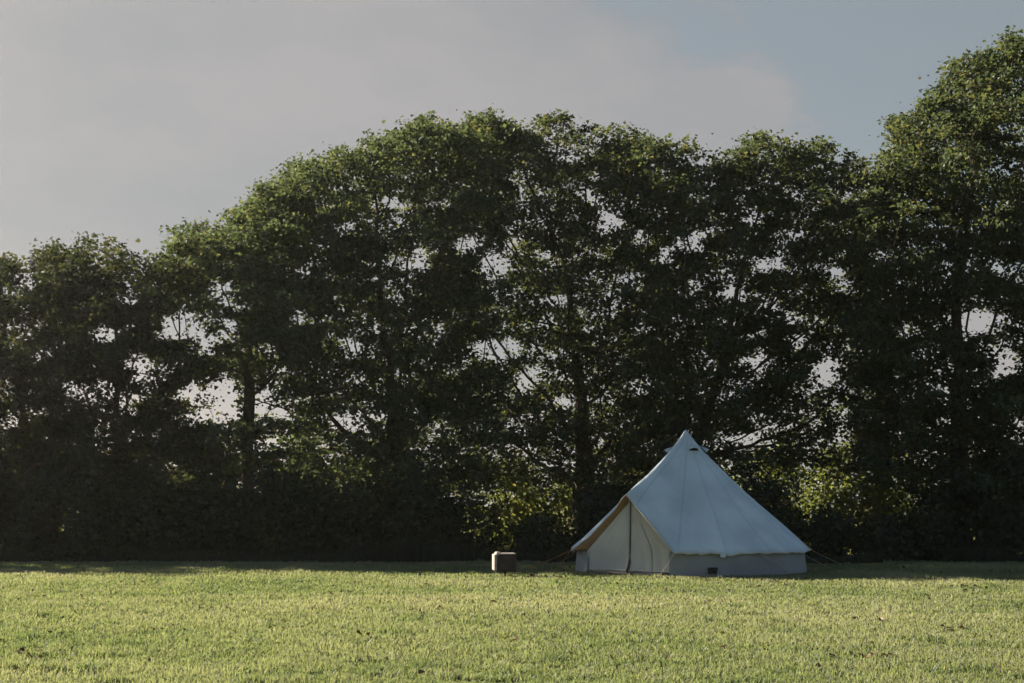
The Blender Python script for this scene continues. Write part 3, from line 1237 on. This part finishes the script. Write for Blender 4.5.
# the row goes on past the left edge: its shadow is what darkens the grass at the left
for k, (src, x, y, rz, sc_, lab) in enumerate([
        (TREES[1], -18.3, 38.4, 2.4, 0.86, 'first tree past the left edge, rounded and dull green'),
        (TREES[2], -21.6, 38.2, 0.9, 0.80, 'second tree past the left edge, looser and fresher green'),
        (TREES[0], -26.0, 38.4, 3.6, 0.9, 'third tree past the left edge, dull green'),
        (TREES[1], -30.5, 38.0, 5.0, 0.9, 'fourth tree past the left edge, farthest out'),
        (TREES[0], -35.0, 38.0, 1.2, 0.9, 'last tree past the left edge, at the end of the row')]):
    copy_tree(src, 'maple_tree', lab, (x, y, 0), rz, sc_)

# ------------------------------------------------------------------ shrubs under the trees
def make_shrub(name, label, px, depth, w_px, top_py, mat, seed, leaf=0.095, per=44, group=None, base_py=562, dens=1.0,
               arching=False, cat='shrub'):
    r_ = np.random.default_rng(seed)
    s = depth / F_PX
    h = at(px, top_py, depth).z
    cx = at(px, 504, depth).x
    wid = w_px * s
    root = empty(name, (cx, depth, 0))
    tag(root, label, cat, group)
    na = max(30, int(wid * 2 * 1.5 * h * 13 * dens))
    pts = []
    while len(pts) < na:
        u = r_.uniform(-1, 1, 2)
        z = r_.random()
        prof = (1 - max(0, (z - 0.55) / 0.45) ** 2.0) * (0.82 + 0.25 * math.sin(3 * math.atan2(u[1], u[0]) + seed))
        if u @ u < prof * prof and (u @ u > 0.10 or z > 0.6):
            lump = 0.15 * math.sin(u[0] * 5 + seed) + 0.12 * math.sin(u[1] * 6 + seed * 2)
            pts.append((u[0] * wid, u[1] * min(wid, 1.6) * 0.9, z * h * (0.88 + lump * 0.6) + 0.05))
    A = np.array(pts)
    stems = [np.array([0, 0, -0.05]), np.array([0.02, 0, 0.2])]
    pos, par = colonize(None, stems, A, step=0.25, kill=0.35, seed=seed, iters=60)
    r = radii(par, tip=0.005, top=0.06)
    skeleton_mesh('stems', pos, par, r, M['bark'], root, sides=4)
    cen = np.repeat(A, per, 0)
    n = len(cen)
    if arching:
        t = r_.random(n) ** 0.7
        dirx = np.repeat(np.sign(A[:, 0] + 1e-6) * (0.5 + 0.5 * r_.random(len(A))), per)
        cen = cen + np.stack([dirx * t * 0.5, -0.35 * t, -0.45 * t * t], 1) + r_.normal(0, 0.06, (n, 3))
    else:
        cen = cen + r_.normal(0, 1, (n, 3)) * np.array([0.22, 0.22, 0.15])
    cen[:, 2] = np.maximum(cen[:, 2], 0.03 + 0.05 * r_.random(n))
    ow = cen * np.array([1, 1, 0.3])
    ow /= np.linalg.norm(ow, axis=1)[:, None] + 0.2
    cv = np.repeat(r_.normal(0, 0.12, len(A)), per)
    var = np.clip(0.42 + cv + r_.normal(0, 0.2, n), 0, 1)
    leaves_mesh('foliage', cen, 0.6, np.full(n, leaf), var, mat, root, seed, ow, 0.6 if arching else 0.3)
    return root, n


def S(*a, **k):
    o, n = make_shrub(*a, **k)
    cnt[o.name] = n


SH = 'dark shrubs under the row of trees'
front = [
    # px, depth, half width px, top_py, label, arching
    (-25, 37.2, 45, 440, 'dark shrub at the very left edge of the row', False),
    (70, 36.6, 58, 432, 'arching dark shrub with drooping sprays near the left edge', True),
    (150, 37.2, 48, 455, 'dark low shrub to the right of the arching one', False),
    (215, 37.6, 44, 470, 'dark shrub to the left of the slim bare trunk', False),
    (275, 37.0, 46, 450, 'dark shrub beneath the fresh green tree, right of its trunk', False),
    (345, 37.4, 46, 462, 'dark shrub below the left shoulder of the dome', False),
    (410, 37.0, 44, 448, 'dark tall shrub left of the sunlit thicket', False),
    (462, 37.8, 34, 490, 'low dark shrub behind and left of the box on its post', False),
    (545, 37.6, 44, 515, 'lowest dark shrub, between the box and the tent', False),
    (610, 37.2, 40, 470, 'dark shrub directly behind the tent door', False),
    (680, 37.6, 46, 452, 'dark shrub hidden behind the tent top', False),
    (752, 37.6, 38, 452, 'dark tall shrub beside the right slope of the tent', False),
    (815, 37.4, 38, 500, 'low dark shrub just right of the tent', False),
    (880, 37.0, 42, 508, 'low broad dark shrub in front of the sunlit bushes on the right', False),
    (945, 36.8, 40, 460, 'dark shrub below the forked trunk at the right', False),
    (1010, 36.6, 44, 425, 'tall dark shrub at the right edge of the row', False),
    (1075, 37.0, 44, 430, 'dark shrub just past the right edge', False),
]
for k, (px, dp, wp, tp_, lab, arch) in enumerate(front):
    S('shrub', lab, px, dp - 1.25, wp, tp_, M['shrub'], 100 + k, group=SH, arching=arch)
BH = 'background bushes seen through the row'
backs = [
    (20, 45, 60, 420, 'back bush behind the far left trees'), (120, 46, 60, 425, 'back bush behind the second tree from left'),
    (205, 46, 56, 424, 'back bush behind the slim bare trunk'), (310, 45, 52, 430, 'back bush behind the left shoulder tree'),
    (400, 46, 52, 425, 'back bush behind the broad tree trunk'), (650, 46, 56, 430, 'back bush behind the tent'),
    (985, 45, 56, 425, 'back bush behind the forked trunk'), (1080, 45, 60, 420, 'back bush past the right edge'),
]
for k, (px, dp, wp, tp_, lab) in enumerate(backs):
    S('shrub', lab, px, dp, wp, tp_, M['shrub'], 200 + k, group=BH, leaf=0.15, per=34, dens=0.7)
LB = 'sunlit bushes glimpsed beyond the trees'
lits = [
    (500, 47, 50, 440, 'sunlit yellow green bush in the gap left of the tent'),
    (560, 48, 40, 462, 'smaller sunlit bush beside the one left of the tent'),
    (770, 50, 48, 428, 'sunlit pale bush glimpsed above the right slope of the tent'),
    (840, 48, 50, 425, 'sunlit bush in the opening right of the tent'),
    (905, 49, 48, 430, 'sunlit bush furthest right in the opening'),
]
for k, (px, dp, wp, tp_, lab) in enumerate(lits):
    S('shrub', lab, px, dp, wp, tp_, M['shrub_sunlit'], 300 + k, group=LB, leaf=0.12, per=30, dens=0.7)

# ------------------------------------------------------------------ grass and litter
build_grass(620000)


def build_tall_grass(n):
    # uncut stalks and nettle-like blades along the uneven foot of the shrubs
    xx = (rng.random(n) * 2 - 1) * 17
    edge = 33.7 + 1.3 * value_noise(xx + 60, xx * 0 + 3, 0.5, 41) - 1.0 * value_noise(xx + 60, xx * 0 + 9, 1.9, 42)
    yy = edge + rng.random(n) ** 1.5 * 1.8
    keep = value_noise(xx + 50, yy, 1.3, 43) > 0.35
    xx, yy = xx[keep], yy[keep]
    n = len(xx)
    hgt = (0.10 + 0.38 * value_noise(xx + 50, yy, 0.9, 44) ** 2 + 0.10 * np.clip(yy - 33.9, 0, 1)) * (0.5 + 0.8 * rng.random(n))
    wid = 0.006 + 0.007 * rng.random(n)
    ang = rng.random(n) * 2 * np.pi
    la = rng.random(n) * 2 * np.pi
    lean = np.abs(rng.normal(0, 0.4, n))
    bx, by = np.cos(ang) * wid, np.sin(ang) * wid
    dx, dy = np.cos(la) * lean * hgt, np.sin(la) * lean * hgt
    P = np.empty((n, 5, 3), dtype=np.float32)
    P[:, 0] = np.stack([xx - bx, yy - by, np.full(n, -0.004)], 1)
    P[:, 1] = np.stack([xx + bx, yy + by, np.full(n, -0.004)], 1)
    P[:, 2] = np.stack([xx + dx * 0.35 + bx, yy + dy * 0.35 + by, hgt * 0.6], 1)
    P[:, 3] = np.stack([xx + dx * 0.35 - bx, yy + dy * 0.35 - by, hgt * 0.6], 1)
    P[:, 4] = np.stack([xx + dx * 1.2, yy + dy * 1.2, hgt * (1 - 0.2 * lean)], 1)
    base = (np.arange(n) * 5)[:, None]
    flat = np.concatenate([base + np.array([[0, 1, 2, 3]]), base + np.array([[3, 2, 4]])], 1).ravel()
    var = np.clip(rng.normal(0.3, 0.2, n), 0, 1)
    o = mesh_np('tall_grass', P.reshape(-1, 3), flat, np.tile(np.array([4, 3]), n), M['shrub'], attrs={'var': np.repeat(var, 5)})  # dark shrub colour paints shade into this strip
    tag(o, 'uncut grass along the foot of the shrubs, shade put into its dark colour', 'grass', kind='stuff')


build_tall_grass(26000)


def scatter_litter():
    spots = []
    spot_px = [(238, 610), (262, 611), (330, 614), (216, 612), (275, 634), (292, 632), (165, 634), (60, 622), (30, 656), (45, 660),
               (440, 613), (410, 615), (365, 640), (520, 645), (740, 618), (760, 619), (865, 623), (885, 625), (960, 589), (978, 590),
               (936, 617), (955, 633), (988, 641), (870, 661), (880, 660), (530, 578), (536, 579), (548, 579), (560, 579.5), (720, 605), (640, 600)]  # those between box and tent stand in for a dark patch
    P_, V_ = [], []
    for px, py in spot_px:
        g_ = ground_at(px, py)
        for _ in range(rng.integers(4, 11)):
            P_.append((g_.x + rng.normal(0, 0.10), g_.y + rng.normal(0, 0.12), 0.03 + 0.035 * rng.random()))
    for _ in range(700):
        y = 9 + 24 * rng.random() ** 0.8
        x = (rng.random() * 2 - 1) * (y * 0.4 + 1)
        if (x - TX) ** 2 + (y - TY) ** 2 < 6.2:
            continue
        P_.append((x, y, 0.025 + 0.03 * rng.random()))
    P_ = np.array(P_)
    n = len(P_)
    o = leaves_mesh('fallen_leaves', P_, 1.4, np.full(n, 0.055), rng.random(n) ** 1.6, M['dead'], None, 5)
    tag(o, 'brown fallen leaves and bits of litter scattered in the grass', 'leaves', kind='stuff')


scatter_litter()
